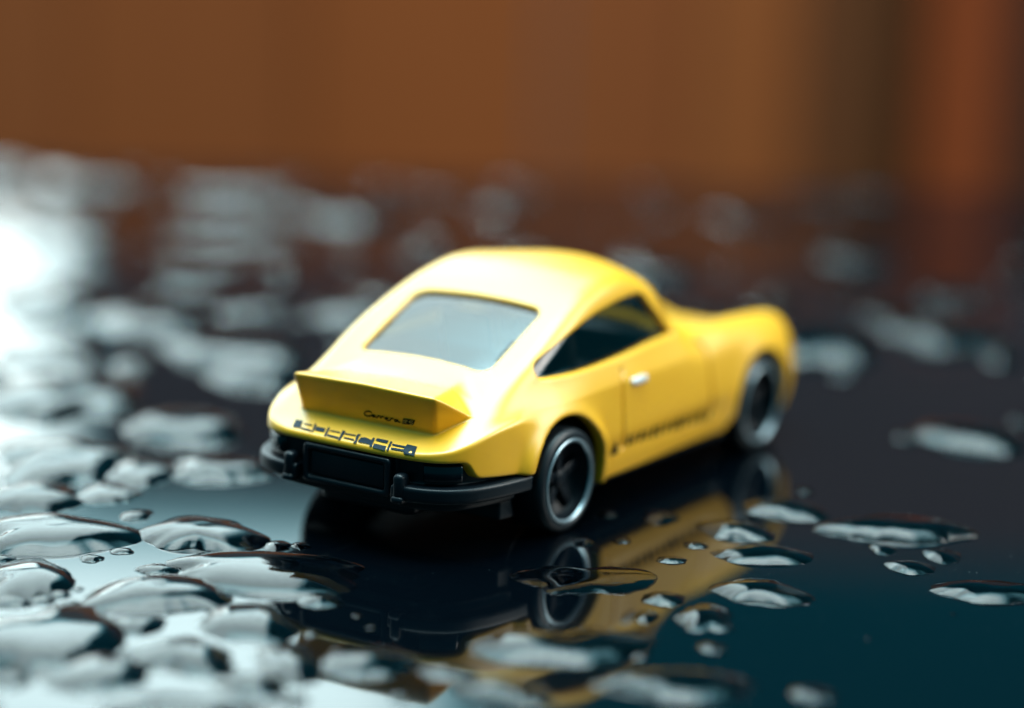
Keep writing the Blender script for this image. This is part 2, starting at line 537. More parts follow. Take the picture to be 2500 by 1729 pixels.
    for (ax, az), R, ycut in ((RA, 5.95, 9.0), (RF, 5.55, 8.5)):
        rr = np.sqrt((xs[:, None] - ax) ** 2 + (zs[None, :] - az) ** 2) - R
        # open downwards: below the axle the opening has straight sides
        dn = np.clip(az - zs, 0, None)[None, :]
        sl = np.abs(xs[:, None] - ax) - R - (1.0 * dn * (xs[:, None] < ax) if ax > 10 else 0 * dn)
        rr = np.where(zs[None, :] < az, sl, rr)[:, None, :]
        c = np.maximum(rr, ycut - Yg).astype(np.float32)
        arch = c if arch is None else np.minimum(arch, c)
    G = solid + groove.astype(np.float32)
    shell = np.maximum(G, -(solid + 1.25))
    shell = smax(shell, -openings, 0.35)
    shell = smax(shell, -arch, 0.35)
    shell = smax(shell, bt, 0.25)
    return dict(xs=xs, ys=ys, zs=zs, h=h, solid=solid, shell=shell, sw=sw, rw=rw, ws=ws, sp=sp, side2=side2)

def mirror(A):
    return np.concatenate([A[:, ::-1, :], A], axis=1)

def trilinear(A, org, h, P):
    q = (P - org) / h
    n = np.array(A.shape)
    i = np.clip(np.floor(q).astype(int), 0, n - 2)
    f = np.clip(q - i, 0, 1)
    out = 0
    for dx in (0, 1):
        for dy in (0, 1):
            for dz in (0, 1):
                w = (f[:, 0] if dx else 1 - f[:, 0]) * (f[:, 1] if dy else 1 - f[:, 1]) * (f[:, 2] if dz else 1 - f[:, 2])
                out = out + w * A[i[:, 0] + dx, i[:, 1] + dy, i[:, 2] + dz]
    return out

def field_grad(A, org, h, P, e=None):
    e = e or h * 0.75
    g = np.stack([trilinear(A, org, h, P + d) - trilinear(A, org, h, P - d) for d in (np.eye(3) * e)], 1) / (2 * e)
    return g

def surface_nets(A, org, h, iso=0.0, relax=2):
    """naive surface nets; returns vertices (mm), quads, unit normals"""
    A = A - iso if iso else A
    ins = A < 0
    nx, ny, nz = A.shape
    c = np.zeros((nx - 1, ny - 1, nz - 1), np.uint8)
    for dx in (0, 1):
        for dy in (0, 1):
            for dz in (0, 1):
                c += ins[dx:nx - 1 + dx, dy:ny - 1 + dy, dz:nz - 1 + dz]
    act = (c > 0) & (c < 8)
    idx = np.argwhere(act)
    ids = np.full(act.shape, -1, np.int64)
    ids[act] = np.arange(len(idx))
    acc = np.zeros((len(idx), 3)); cnt = np.zeros(len(idx))
    cor = [(a, b, d) for a in (0, 1) for b in (0, 1) for d in (0, 1)]
    val = {k: A[idx[:, 0] + k[0], idx[:, 1] + k[1], idx[:, 2] + k[2]].astype(float) for k in cor}
    for k in cor:
        for ax in range(3):
            if k[ax] == 0:
                k2 = list(k); k2[ax] = 1; k2 = tuple(k2)
                a, b = val[k], val[k2]
                m = (a < 0) != (b < 0)
                t = np.where(m, a / np.where(m, a - b, 1), 0)
                p = np.tile(np.array(k, float), (len(idx), 1)); p[:, ax] = t
                acc += p * m[:, None]; cnt += m
    V = org + h * (idx + acc / cnt[:, None])
    quads = []
    for ax in range(3):
        sl0 = [slice(None)] * 3; sl1 = [slice(None)] * 3
        sl0[ax] = slice(0, -1); sl1[ax] = slice(1, None)
        a, b = ins[tuple(sl0)], ins[tuple(sl1)]
        e = np.argwhere(a != b)
        u, v = [(1, 2), (2, 0), (0, 1)][ax]
        ok = (e[:, u] > 0) & (e[:, v] > 0) & (e[:, u] < A.shape[u] - 1) & (e[:, v] < A.shape[v] - 1)
        e = e[ok]
        flip = ins[e[:, 0], e[:, 1], e[:, 2]]
        def cell(du, dv):
            q = e.copy(); q[:, u] -= du; q[:, v] -= dv
            return ids[q[:, 0], q[:, 1], q[:, 2]]
        q = np.stack([cell(1, 1), cell(0, 1), cell(0, 0), cell(1, 0)], 1)
        q[~flip] = q[~flip][:, ::-1]
        quads.append(q)
    Q = np.vstack(quads)
    Q = Q[(Q >= 0).all(1)]
    for _ in range(relax):
        f = trilinear(A, org, h, V); g = field_grad(A, org, h, V, h * 0.5)
        gl = np.maximum((g * g).sum(1), 0.2)
        step = np.clip(f / gl, -0.3 * h, 0.3 * h)[:, None] * g
        V = V - step * 0.8
    N = field_grad(A, org, h, V)
    N /= np.maximum(np.linalg.norm(N, axis=1), 1e-6)[:, None]
    return V, Q, N
#@CAR_FIELD_END

def submesh(V, Q, N, keep):
    Q = Q[keep]
    used = np.unique(Q)
    remap = np.full(len(V), -1, np.int64); remap[used] = np.arange(len(used))
    return V[used], remap[Q], N[used]

# ---- materials of the car
m_yellow = mat('yellow_enamel', (0.92, 0.44, 0.005), rough=0.42, coat=0.8, coat_rough=0.30)
noise_ramp(m_yellow, 300.0, [(0.3, (0.91, 0.425, 0.004)), (0.7, (0.93, 0.455, 0.006))])
specks(m_yellow, 420.0, 0.045, 0.25, (0.30, 0.14, 0.01))
bump_noise(m_yellow, 2500.0, 0.05, 0.00003)
m_black = mat('black_plastic', (0.002, 0.006, 0.010), rough=0.4, spec=0.35)
bump_noise(m_black, 3000.0, 0.15, 0.00004)
m_inside = mat('black_interior', (0.003, 0.006, 0.009), rough=0.5)
m_tyre = mat('tyre_plastic', (0.003, 0.007, 0.011), rough=0.42)
m_rim = mat('silver_rim_paint', (0.42, 0.50, 0.54), rough=0.3, metal=0.8)
m_spoke = mat('dark_spokes', (0.003, 0.006, 0.010), rough=0.45, spec=0.25)
m_lamp = mat('dark_lamp_lens', (0.003, 0.007, 0.011), rough=0.12, ior=1.55)
m_chrome = mat('silver_handle', (0.85, 0.85, 0.85), rough=0.25, metal=0.3)
m_ink = mat('dark_teal_ink', (0.004, 0.020, 0.034), rough=0.6, spec=0.15)
m_inkblack = mat('black_ink', (0.004, 0.008, 0.008), rough=0.6, spec=0.15)

m_glass = bpy.data.materials.new('clear_window_plastic')
m_glass.use_nodes = True
_nt = m_glass.node_tree
_nt.nodes.clear()
_out = _nt.nodes.new('ShaderNodeOutputMaterial')
_mix = _nt.nodes.new('ShaderNodeMixShader')
_tr = _nt.nodes.new('ShaderNodeBsdfTransparent'); _tr.inputs[0].default_value = (0.62, 0.68, 0.70, 1)
_gl = _nt.nodes.new('ShaderNodeBsdfGlossy'); _gl.inputs['Roughness'].default_value = 0.06
_fr = _nt.nodes.new('ShaderNodeFresnel'); _fr.inputs[0].default_value = 1.6
_ad = _nt.nodes.new('ShaderNodeMath'); _ad.operation = 'MULTIPLY'; _ad.inputs[1].default_value = 1.25; _ad.use_clamp = True
_nt.links.new(_fr.outputs[0], _ad.inputs[0])
_nt.links.new(_ad.outputs[0], _mix.inputs[0])
_nt.links.new(_tr.outputs[0], _mix.inputs[1])
_nt.links.new(_gl.outputs[0], _mix.inputs[2])
_nt.links.new(_mix.outputs[0], _out.inputs[0])

CAR_Y = -0.15
car = bpy.data.objects.new('toy_car', None)
col.objects.link(car)
car.location = (0, CAR_Y * MM, 0)
tag(car, 'yellow die-cast toy sports car with ducktail spoiler on the wet table', 'toy car')

FD = build_fields()
hh = FD['h']
shell = mirror(FD['shell']); solid = mirror(FD['solid']); spf = mirror(FD['sp'])
org = np.array([FD['xs'][0], -FD['ys'][-1], FD['zs'][0]])
V, Q, N = surface_nets(shell, org, hh)
C4 = V[Q].mean(1)
spv = trilinear(spf, org, hh, C4)
is_sp = (np.abs(spv) < 0.12) & (C4[:, 0] < -8.2) & (C4[:, 2] > 10.25)
DP = [(10.3, 5.7), (10.2, 9.0), (10.4, 12.3), (11.2, 13.9), (26.2, 13.9), (27.4, 12.2), (27.6, 5.7)]
outer = trilinear(solid, org, hh, C4) > -0.55
is_dr = (poly_sdf(DP, C4[:, 0], C4[:, 2]) < 0) & outer & (np.abs(C4[:, 1]) > 9.5)
quad_mesh_obj('body', *submesh(V, Q, N, ~(is_sp | is_dr))[:2], m_yellow, car, submesh(V, Q, N, ~(is_sp | is_dr))[2])
for nm, k in (('spoiler', is_sp), ('door', is_dr & (C4[:, 1] < 0)), ('door', is_dr & (C4[:, 1] > 0))):
    a, b, c = submesh(V, Q, N, k)
    quad_mesh_obj(nm, a, b, m_yellow, car, c)

# glass: the inner skin of the same casting, behind each opening
Vg, Qg, Ng = surface_nets(solid, org, hh, iso=-0.42)
Cg = Vg[Qg].mean(1)
Cm = Cg * [1, 1, 1]
for nm, key, extra in (('rear_window', 'rw', lambda c: c[:, 0] < 9), ('windscreen', 'ws', lambda c: c[:, 0] > 18),
                       ('side_window', 'sw', lambda c: c[:, 1] < -6), ('side_window', 'sw', lambda c: c[:, 1] > 6)):
    f = mirror(FD[key])
    k = (trilinear(f, org, hh, Cg) < 0.45) & extra(Cg)
    a, b, c = submesh(Vg, Qg, Ng, k)
    quad_mesh_obj(nm, a, b, m_glass, car, c)

# black chassis with the rear bumper (one casting), as its own field
def chassis_field(h=0.18):
    xs = np.arange(-18, 57.5, h); ys = (np.arange(0, int(14.6 / h)) + 0.5) * h; zs = np.arange(1.0, 10.4, h)
    X2, Y2 = np.meshgrid(xs, ys, indexing='ij')
    half = smooth_curve(PLAN, 6)
    s2 = poly_sdf(np.vstack([half, (half * [1, -1])[::-1]]), X2, Y2)[:, :, None].astype(np.float32)
    Xg = xs[:, None, None].astype(np.float32); Yg = ys[None, :, None].astype(np.float32); Zg = zs[None, None, :].astype(np.float32)
    def slab(a, b): return np.maximum(a - Zg, Zg - b)
    # pan
    F = np.maximum(np.maximum(s2 + 1.5, slab(2.3, 4.6)), -7.5 - Xg)
    # rear block filling the tail under the lip
    F = np.minimum(F, smax(np.maximum(s2 + 0.85, Xg + 6.2), slab(4.1, 9.2), 0.5))
    # gearbox cover below the plate
    val = smax(smax(smax(s2 + 3.0, Xg + 6.2, 0.3), Yg - 5.2 + 0 * s2, 0.8), slab(2.7, 5.0), 0.6)
    F = np.minimum(F, val)
    # bumper: upper bar with a ledge and a lower roll, both following the tail
    def bar(off, th, zc, hz, r):
        return np.sqrt(np.maximum(np.abs(s2 + off) - th, 0) ** 2 + np.maximum(np.abs(Zg - zc) - hz, 0) ** 2) - r
    b1 = np.maximum(np.maximum(bar(0.25, 0.6, 5.85, 0.42, 0.28), Xg + 5.6), 5.2 - Yg)
    F = smin(F, b1, 0.25)
    # recess above the bumper for the lamps
    # number plate frame
    fr = np.maximum(round_rect(0, 0, 4.75, 1.75, Yg + 0 * Zg, (Zg - 6.85) + 0 * Yg, 0.35), np.abs(Xg + 15.2) - 0.62)
    F = smin(F, fr, 0.15)
    hole = np.maximum(round_rect(0, 0, 4.15, 1.2, Yg + 0 * Zg, (Zg - 6.85) + 0 * Yg, 0.15), Xg + 15.35)
    F = smax(F, -hole, 0.12)
    # wheel wells
    for (ax, az), R in ((RA, 5.9), (RF, 5.5)):
        rr = np.sqrt((Xg - ax) ** 2 + (Zg - az) ** 2) - R
        F = np.maximum(F, -np.maximum(rr, 8.4 - Yg))
    return F, xs, ys, zs
CFD, cx, cy, cz = chassis_field()
chs = mirror(CFD)
corg = np.array([cx[0], -cy[-1], cz[0]])
a, b, c = surface_nets(chs, corg, 0.18)
quad_mesh_obj('chassis', a, b, m_black, car, c)

def child_box(name, c, s, bev, material, rot=None, parent=car):
    return bm_obj(name, box_bm(c, s, bev, 3, rot), material, parent, smooth=True)

child_box('number_plate', (-15.32, 0, 6.85), (0.5, 8.0, 2.15), 0.12, m_black)
for sy in (-1, 1):
    # bumper guard: post with a swept foot
    g = box_bm((-15.75, sy * 6.0, 6.35), (1.4, 1.1, 2.4), 0.4, 3)
    g2 = box_bm((-15.8, sy * 6.0, 5.25), (1.6, 1.25, 0.7), 0.3, 3)
    me = bpy.data.meshes.new('tmp'); g2.to_mesh(me); g.from_mesh(me); g2.free()
    bm_obj('bumper_guard', g, m_black, car, smooth=True)
    # tail lamp following the corner
    half = smooth_curve(PLAN, 10)
    pts = [p for p in half if p[0] < -12.75 and 7.5 < p[1] < 13]
    Vl, Fl = [], []
    nn = len(pts)
    for i, p in enumerate(pts):
        t = np.array(pts[min(i + 1, nn - 1)]) - np.array(pts[max(i - 1, 0)]); t /= np.linalg.norm(t)
        nrm = np.array([-t[1], t[0]])
        e = 1.0 if 0 < i < nn - 1 else 0.0
        for off, z in ((0.9, 8.45), (0.42, 8.45), (0.28, 8.33), (0.26, 7.6), (0.28, 7.05), (0.42, 6.93), (0.9, 6.93)):
            q = np.array(p) - nrm * (off if e else 0.8)
            Vl.append((q[0], sy * q[1], z))
    for i in range(nn - 1):
        for j in range(6):
            f = (i * 7 + j, i * 7 + j + 1, (i + 1) * 7 + j + 1, (i + 1) * 7 + j)
            Fl.append(f if sy > 0 else f[::-1])
    mesh_obj('tail_lamp', Vl, Fl, m_lamp, car)

# interior: tub, two seats, dashboard
child_box('interior_floor', (11, 0, 9.6), (30, 19, 0.8), 0.2, m_inside)
child_box('rear_shelf', (-1.0, 0, 12.6), (8, 16.5, 0.8), 0.3, m_inside)
for sy in (-1, 1):
    s = box_bm((10.2, sy * 4.6, 13.2), (1.8, 5.6, 7.0), 0.7, 3, Matrix.Rotation(math.radians(-14), 4, 'Y'))
    s2 = box_bm((14.0, sy * 4.6, 10.6), (6.5, 5.6, 1.8), 0.6, 3)
    me = bpy.data.meshes.new('tmp'); s2.to_mesh(me); s.from_mesh(me); s2.free()
    bm_obj('seat', s, m_inside, car, smooth=True)
child_box('dashboard', (25, 0, 12.6), (3, 18, 2.2), 0.6, m_inside)
for sy in (-1, 1):
    hd = child_box('door_handle', (13.2, sy * 12.68, 11.75), (2.7, 0.7, 0.75), 0.3, m_chrome)

# wheels
def wheel(name, cx_, cy_, R, width, ring):
    w = bpy.data.objects.new(name, None)
    col.objects.link(w); w.parent = car
    w.location = (cx_ * MM, cy_ * MM, R * MM)
    sg = -1 if cy_ < 0 else 1
    prof = [(ring - 0.05, -0.35), (ring + 0.02, 0.02), (ring + 0.12, 0.06), (R - 0.42, -0.06), (R - 0.14, -0.22), (R - 0.02, -0.5), (R, -0.9),
            (R, -width + 0.5), (R - 0.25, -width + 0.1), (R - 0.6, -width), (1.0, -width)]
    v, f = lathe(prof, 72, sg)
    mesh_obj('tyre', v, f, m_tyre, w)
    prof = [(ring - 0.44, -0.12), (ring - 0.38, 0.06), (ring - 0.28, 0.12), (ring - 0.14, 0.12), (ring - 0.03, 0.02), (ring - 0.02, -0.3)]
    v, f = lathe(prof, 72, sg)
    mesh_obj('rim', v, f, m_rim, w)
    # dished dark centre with five spokes and a hub
    v, f = lathe([(ring - 0.43, -0.10), (ring - 0.52, -0.5), (ring - 0.58, -1.5), (1.0, -1.95), (0.01, -1.95)], 48, sg)
    mesh_obj('wheel_disc', v, f, m_spoke, w)
    for k in range(5):
        a = 2 * math.pi * k / 5 + 0.35
        rot = Matrix.Rotation(-a, 4, 'Y')
        b = box_bm((0, 0, 0), (ring - 1.2, 0.75, 1.05), 0.28, 3)
        bmesh.ops.transform(b, matrix=rot @ Matrix.Translation((ring * 0.5, sg * -1.45, 0)), verts=b.verts)
        bm_obj('spoke', b, m_spoke, w, smooth=True)
    v, f = lathe([(0.95, -1.7), (0.95, -1.05), (0.75, -0.85), (0.35, -0.75), (0.01, -0.72)], 32, sg)
    mesh_obj('hub', v, f, m_spoke, w)

wheel('rear_wheel', 0.0, -13.55, 4.85, 4.2, 4.0)
wheel('rear_wheel', 0.0, 13.55, 4.85, 4.2, 4.0)
wheel('front_wheel', 38.0, -13.0, 4.9, 3.9, 4.05)
wheel('front_wheel', 38.0, 13.0, 4.9, 3.9, 4.05)

# ------------------------------------------------------------------ printing on the casting (thin ink films lying on the paint)
BAND = [[(-13.99,6.94),(-14.0,6.13),(-15.07,5.61),(-15.15,6.42),(-14.83,6.6)],[(-14.28,5.77),(-14.31,4.8),(-14.48,4.73),(-14.47,5.66)],[(-14.93,5.61),
        (-15.02,4.42),(-15.3,4.25),(-15.17,5.51)],[(-14.04,4.74),(-14.15,4.46),(-15.34,3.98),(-15.29,4.23),(-14.96,4.33)],[(-14.41,4.31),(-14.44,3.21),
        (-14.98,3.04),(-15.01,4.02)],[(-14.21,3.15),(-14.25,2.89),(-15.46,2.44),(-15.48,2.66)],[(-14.54,2.66),(-14.52,1.57),(-14.68,1.48),(-14.7,2.57)],
        [(-15.19,2.51),(-15.27,1.17),(-15.48,1.08),(-15.42,2.39)],[(-14.21,1.56),(-14.3,1.12),(-15.55,0.79),(-15.58,1.01),(-14.71,1.32)],[(-14.53,1.01),
        (-14.49,-0.12),(-14.66,-0.21),(-14.7,0.92)],[(-15.09,0.73),(-15.15,-0.44),(-15.35,-0.55),(-15.28,0.62)],[(-14.28,-0.23),(-14.33,-0.61),(-14.55,-0.54),
        (-15.56,-0.98),(-15.58,-0.63),(-15.28,-0.64),(-14.63,-0.25)],[(-14.66,-0.83),(-14.58,-1.27),(-14.76,-2.02),(-14.37,-1.93),(-14.4,-2.15),
        (-15.57,-2.68),(-15.58,-2.42),(-15.41,-2.29),(-15.41,-1.04),(-15.07,-0.89)],[(-14.36,-2.33),(-14.36,-3.6),(-14.8,-3.73),(-14.72,-2.46)],
        [(-15.18,-2.62),(-15.2,-3.98),(-15.6,-4.11),(-15.6,-2.77)],[(-14.34,-3.82),(-14.43,-4.06),(-15.56,-4.48),(-15.58,-4.26)],[(-14.67,-4.23),
        (-14.65,-5.65),(-14.34,-5.59),(-14.4,-6.7),(-15.38,-7.11),(-15.5,-6.1),(-15.37,-5.91),(-15.44,-4.59),(-15.23,-4.51),(-15.16,-5.75),(-14.89,-5.69),
        (-14.92,-4.38)]]
SCRIPT = [[(-0.62,11.58),(-0.53,11.68),(-0.24,11.67),(0.05,11.55),(0.17,11.36),(0.08,11.21),(-0.2,11.18),(-0.49,11.28),(-0.7,11.4),(-0.89,11.42)],
        [(-0.93,11.42),(-0.75,11.33),(-0.71,11.21),(-0.86,11.22),(-0.97,11.39),(-1.02,11.24),(-1.17,11.19)],[(-1.17,11.19),(-1.36,11.42),(-1.53,11.41),
        (-1.49,11.34)],[(-1.57,11.2),(-1.71,11.41),(-1.88,11.44),(-1.96,11.38)],[(-2.0,11.33),(-2.18,11.28),(-2.37,11.36),(-2.3,11.43),(-2.16,11.37),
        (-2.17,11.22),(-2.36,11.14),(-2.6,11.21)],[(-2.6,11.21),(-2.78,11.42),(-2.96,11.42),(-2.93,11.37)],[(-3.36,11.4),(-3.14,11.36),(-3.12,11.22),
        (-3.3,11.23),(-3.46,11.42),(-3.46,11.25),(-3.7,11.19)]]
RSBOX = [[(-4.08,11.65),(-5.4,11.7),(-5.08,11.17),(-3.86,11.1)]]
RS = [[(-4.02,11.22),(-4.17,11.5),(-4.47,11.56),(-4.48,11.48),(-4.22,11.35),(-4.41,11.26)],[(-5.16,11.58),(-4.92,11.57),(-4.74,11.48),(-4.76,11.4),
        (-5.05,11.39),(-5.0,11.26),(-4.75,11.23)]]

def root_along(axis, a, b, lo, hi):
    """first point of the painted surface along one axis, coming from outside"""
    t = np.linspace(lo, hi, 500)
    P = np.zeros((500, 3))
    o2 = [i for i in range(3) if i != axis]
    P[:, axis] = t; P[:, o2[0]] = a; P[:, o2[1]] = b
    v = trilinear(solid, org, hh, P)
    i = int(np.argmax(v < 0))
    if i == 0:
        return None
    f = v[i - 1] / (v[i - 1] - v[i])
    return P[i - 1] + (P[i] - P[i - 1]) * f

def conform(bm, axis, lo, hi, lift):
    for v in bm.verts:
        c = list(v.co); o2 = [i for i in range(3) if i != axis]
        p = root_along(axis, c[o2[0]], c[o2[1]], lo, hi)
        if p is None:
            continue
        n = field_grad(solid, org, hh, p[None])[0]
        n /= np.linalg.norm(n)
        v.co = Vector(p + n * lift)

def dense_poly(pts, step=0.35):
    out = []
    for i in range(len(pts)):
        p = np.array(pts[i], float); q = np.array(pts[(i + 1) % len(pts)], float)
        k = max(1, int(np.linalg.norm(q - p) / step))
        out += [p + (q - p) * j / k for j in range(k)]
    return out

def ink_poly(name, polys, to3, axis, lo, hi, lift, material, parent):
    bm = bmesh.new()
    for pts in polys:
        vs_ = [bm.verts.new(to3(p)) for p in dense_poly(pts)]
        bm.faces.new(vs_)
    bmesh.ops.triangulate(bm, faces=bm.faces[:])
    conform(bm, axis, lo, hi, lift)
    return bm_obj(name, bm, material, parent)

def ink_stroke(name, lines, width, to3, axis, lo, hi, lift, material, parent):
    bm = bmesh.new()
    for pts in lines:
        P = smooth_curve(pts, 4)
        L, R = [], []
        for i in range(len(P)):
            t = P[min(i + 1, len(P) - 1)] - P[max(i - 1, 0)]
            t = t / max(np.linalg.norm(t), 1e-6)
            n = np.array([-t[1], t[0]]) * width / 2
            L.append(bm.verts.new(to3(P[i] + n))); R.append(bm.verts.new(to3(P[i] - n)))
        for i in range(len(P) - 1):
            bm.faces.new((L[i], L[i + 1], R[i + 1], R[i]))
    conform(bm, axis, lo, hi, lift)
    return bm_obj(name, bm, material, parent)

xy3 = lambda p: Vector((p[0], p[1], 0)); yz3 = lambda p: Vector((0, p[0], p[1])); xz3 = lambda p: Vector((p[0], 0, p[1]))
for poly in BAND:
    ink_poly('tail_lettering', [poly], xy3, 2, 12.0, 8.0, 0.07, m_ink, car)
ink_stroke('script_lettering', SCRIPT, 0.13, yz3, 0, -17.0, -9.0, 0.06, m_inkblack, car)
badge = ink_poly('badge_lettering', RSBOX, yz3, 0, -17.0, -9.0, 0.06, m_inkblack, car)
m_badge = mat('pale_yellow_ink', (0.55, 0.42, 0.12), rough=0.5)
ink_stroke('badge_letters', RS, 0.05, yz3, 0, -17.0, -9.0, 0.09, m_badge, badge)
rs_ = random.Random(4)
marks = [[(8.7, 6.9), (9.4, 5.5), (7.9, 5.5)]]
xx = 10.9
while xx < 27.2:
    w_ = rs_.uniform(0.30, 0.62)
    zc_ = 6.4 - (xx - 11.4) * 0.035
    h_ = rs_.uniform(0.45, 0.58)
    marks.append([(xx, zc_ - h_), (xx + w_, zc_ - h_), (xx + w_ + 0.12, zc_ + h_), (xx + 0.12, zc_ + h_)])
    if rs_.random() < 0.5:
        marks.append([(xx + w_, zc_ - h_), (xx + w_ + 0.35, zc_ - h_), (xx + w_ + 0.35, zc_ - h_ + 0.18), (xx + w_, zc_ - h_ + 0.18)])
    xx += w_ + rs_.uniform(0.55, 1.0)
ink_poly('side_lettering', marks, xz3, 1, -15.0, -9.0, 0.13, m_inkblack, car)

# ------------------------------------------------------------------ water on the table
m_wet = mat('table_under_water', (0.0006, 0.0017, 0.0030), rough=0.1, ior=1.128)
m_water = mat('water', (0.93, 0.98, 1.0), rough=0.0, ior=1.333, trans=1.0)
rng = random.Random(11)

def drop_mesh(a, b, hgt, seed, ragged=1.0, na=60, nr=13):
    r_ = random.Random(seed)
    har = [(k, r_.uniform(-1, 1) * (0.27 / k ** 1.1) * ragged, r_.uniform(0, 6.283)) for k in range(2, 7)]
    har += [(k, r_.uniform(-1, 1) * 0.011 * ragged, r_.uniform(0, 6.283)) for k in range(7, 16)]
    p_ = 2.0 + min(1.6, max(0, a - 2.5) / 3.0)
    q_ = r_.uniform(0.92, 1.15)
    un_ = [(r_.uniform(1.5, 3.2), r_.uniform(0, 6.28), r_.uniform(-1, 1) * 0.035) for _ in range(3)]
    lean = r_.uniform(-0.12, 0.12), r_.uniform(-0.15, 0.1)
    V, Fc = [(0, 0, hgt)], []
    for j in range(1, nr + 1):
        rho = math.sin(0.5 * math.pi * j / nr)
        for i in range(na):
            t = 2 * math.pi * i / na
            r = 1 + sum(A * math.cos(k * t + ph) * min(1, rho * 1.15) ** (1 if k < 7 else 4) for k, A, ph in har)
            x = a * rho * r * math.cos(t); y = b * rho * r * math.sin(t)
            z = hgt * max(0.0, 1 - rho ** p_) ** q_
            w = 1 + sum(A * math.sin(f * (x / a * 1.7 + y / b) + ph) for f, ph, A in un_) * (1 - rho ** 4)
            z *= w * (1 + lean[0] * x / a + lean[1] * y / b)
            V.append((x, y, z - (0.02 if j == nr else 0)))
    for i in range(na):
        Fc.append((0, 1 + i, 1 + (i + 1) % na))
    for j in range(nr - 1):
        for i in range(na):
            A0 = 1 + j * na
            Fc.append((A0 + i, A0 + na + i, A0 + na + (i + 1) % na, A0 + (i + 1) % na))
    # floor of the drop, where it wets the table
    c0 = len(V)
    V.append((0, 0, 0.03))
    L0 = 1 + (nr - 1) * na
    for i in range(na):
        x, y, z = V[L0 + i]
        V.append((x * 0.985, y * 0.985, 0.03))
    for i in range(na):
        Fc.append((c0, c0 + 1 + i, c0 + 1 + (i + 1) % na))
    return V, Fc

DROPS = [(-21.5, 13.0, 5.6, 4.6), (-13.9,-34.0,5.86,4.99),(-12.3,-21.1,4.3,4.48),(-23.1,-14.3,8.05,4.43),(-29.8,-22.7,4.4,4.56),(-26.6,-33.8,3.2,4.47),(-42.2,-29.8,5.11,7.16),
        (-37.5,-23.5,2.03,2.28),(-44.8,-18.5,3.5,3.36),(-49.3,-24.6,3.04,4.04),(-36.2,-14.5,3.72,3.79),(-50.7,-12.8,2.28,2.28),(-56.5,-17.4,4.87,2.68),
        (-45.5,-10.3,2.64,3.58),(-38.4,-9.2,0.52,0.78),(-28.7,-29.5,0.41,0.61),(-44.6,-4.5,3.51,3.07),(-39.7,10.7,7.7,4.24),(-46.5,1.8,2.33,1.82),
        (-50.5,6.3,3.72,2.67),(-47.7,19.5,6.14,3.38),(-48.5,29.6,1.66,1.93),(-26.2,19.4,1.91,2.11),(-31.2,17.7,1.2,1.64),(-31.0,22.5,2.79,3.16),
        (-23.6,27.7,3.91,3.37),(-12.8,28.9,4.65,2.75),(-5.3,26.9,3.19,3.26),(2.2,32.2,4.05,3.27),(-3.2,42.3,7.0,3.85),(-10.9,45.1,1.67,2.51),
        (-14.9,41.7,2.24,2.04),(-9.5,40.0,1.17,1.76),(-21.4,47.9,5.38,2.96),(-1.8,20.2,1.66,2.28),(-10.4,12.9,1.01,1.51),(-15.0,20.6,1.4,1.14),
        (-9.5,16.4,0.77,1.16),(9.2,34.7,0.83,1.25),(32.2,54.5,5.61,5.77),(40.7,61.4,1.33,1.99),(31.8,47.9,1.5,2.25),(-40.9,16.7,0.96,1.07),
        (-52.0,-1.4,0.61,0.91),(-33.1,-6.0,0.37,0.55),(-23.6,9.4,0.38,0.57),(-38.4,22.6,1.13,1.45),(-36.1,-4.7,0.3,0.44),(-34.9,35.5,0.23,0.35),
        (-27.7,43.5,0.24,0.36),(37.0,-42.3,7.6,11.4),(78.3,-38.3,7.04,10.56),(61.1,-25.9,9.49,8.28),(49.2,-22.5,4.7,6.73),(25.2,-27.5,7.0,6.43),
        (9.9,-22.0,4.42,3.69),(7.9,-29.4,2.92,4.3),(10.8,-37.6,5.25,7.52),(0.4,-31.5,2.27,3.41),(-2.1,-38.1,3.74,4.43),(86.4,-26.5,4.16,6.24),
        (87.0,-14.3,5.28,7.91),(87.2,-52.4,7.47,11.2),(52.5,-36.9,2.51,3.77),(33.3,-36.5,3.42,4.25),(76.4,42.8,8.72,9.15),(84.4,59.4,6.45,9.67),
        (96.0,54.1,3.64,5.46),(72.2,65.2,2.91,4.37),(-10.2,23.0,1.1,1.14),(-1.1,15.2,0.95,1.13)]
def in_car(x, y, m):
    return -17 - m < x < 55 + m and abs(y) < 14.5 + m

placed = []
water_objs = []
def add_drop(f, r, a, b, hgt=None, seed=0, ragged=1.0):
    p = HEAD * f + SIDE * r
    big = max(a, b)
    hgt = hgt if hgt is not None else min(0.33 * min(a, b), 1.5) * (0.8 + 0.4 * rng.random())
    v, fc = drop_mesh(a, b, hgt, seed, ragged)
    name = 'water_puddle' if big > 4.2 else ('water_drop' if big > 1.3 else 'water_bead')
    o = mesh_obj(name, v, fc, m_water)
    o.data.materials.append(m_wet)
    n_ = len(o.data.polygons)
    o.data.polygons.foreach_set('material_index', [0] * (n_ - 60) + [1] * 60)
    m = Matrix.Identity(4)
    for i in range(3):
        m[i][0], m[i][1], m[i][3] = SIDE[i], HEAD[i], p[i] * MM
    o.matrix_world = m
    placed.append((f, r, max(a, b), min(a, b)))
    water_objs.append((o, name, f, p))
    return o

for i, (f, r, a, b) in enumerate(DROPS):
    left = r < 0 and f < 20
    wide = 1.22 if left else 1.0
    if i == 0: hg = 0.4
    elif f > 58: hg = (0.27 if r > 20 else 0.16) * min(a, b)
    elif left: hg = min(0.21 * min(a, b) * wide, 1.25)
    else: hg = min(0.28 * min(a, b), 1.4)
    add_drop(f, r, a * wide, b * wide, hg, 100 + i, 1.6 if a > 2.5 else 1.2)
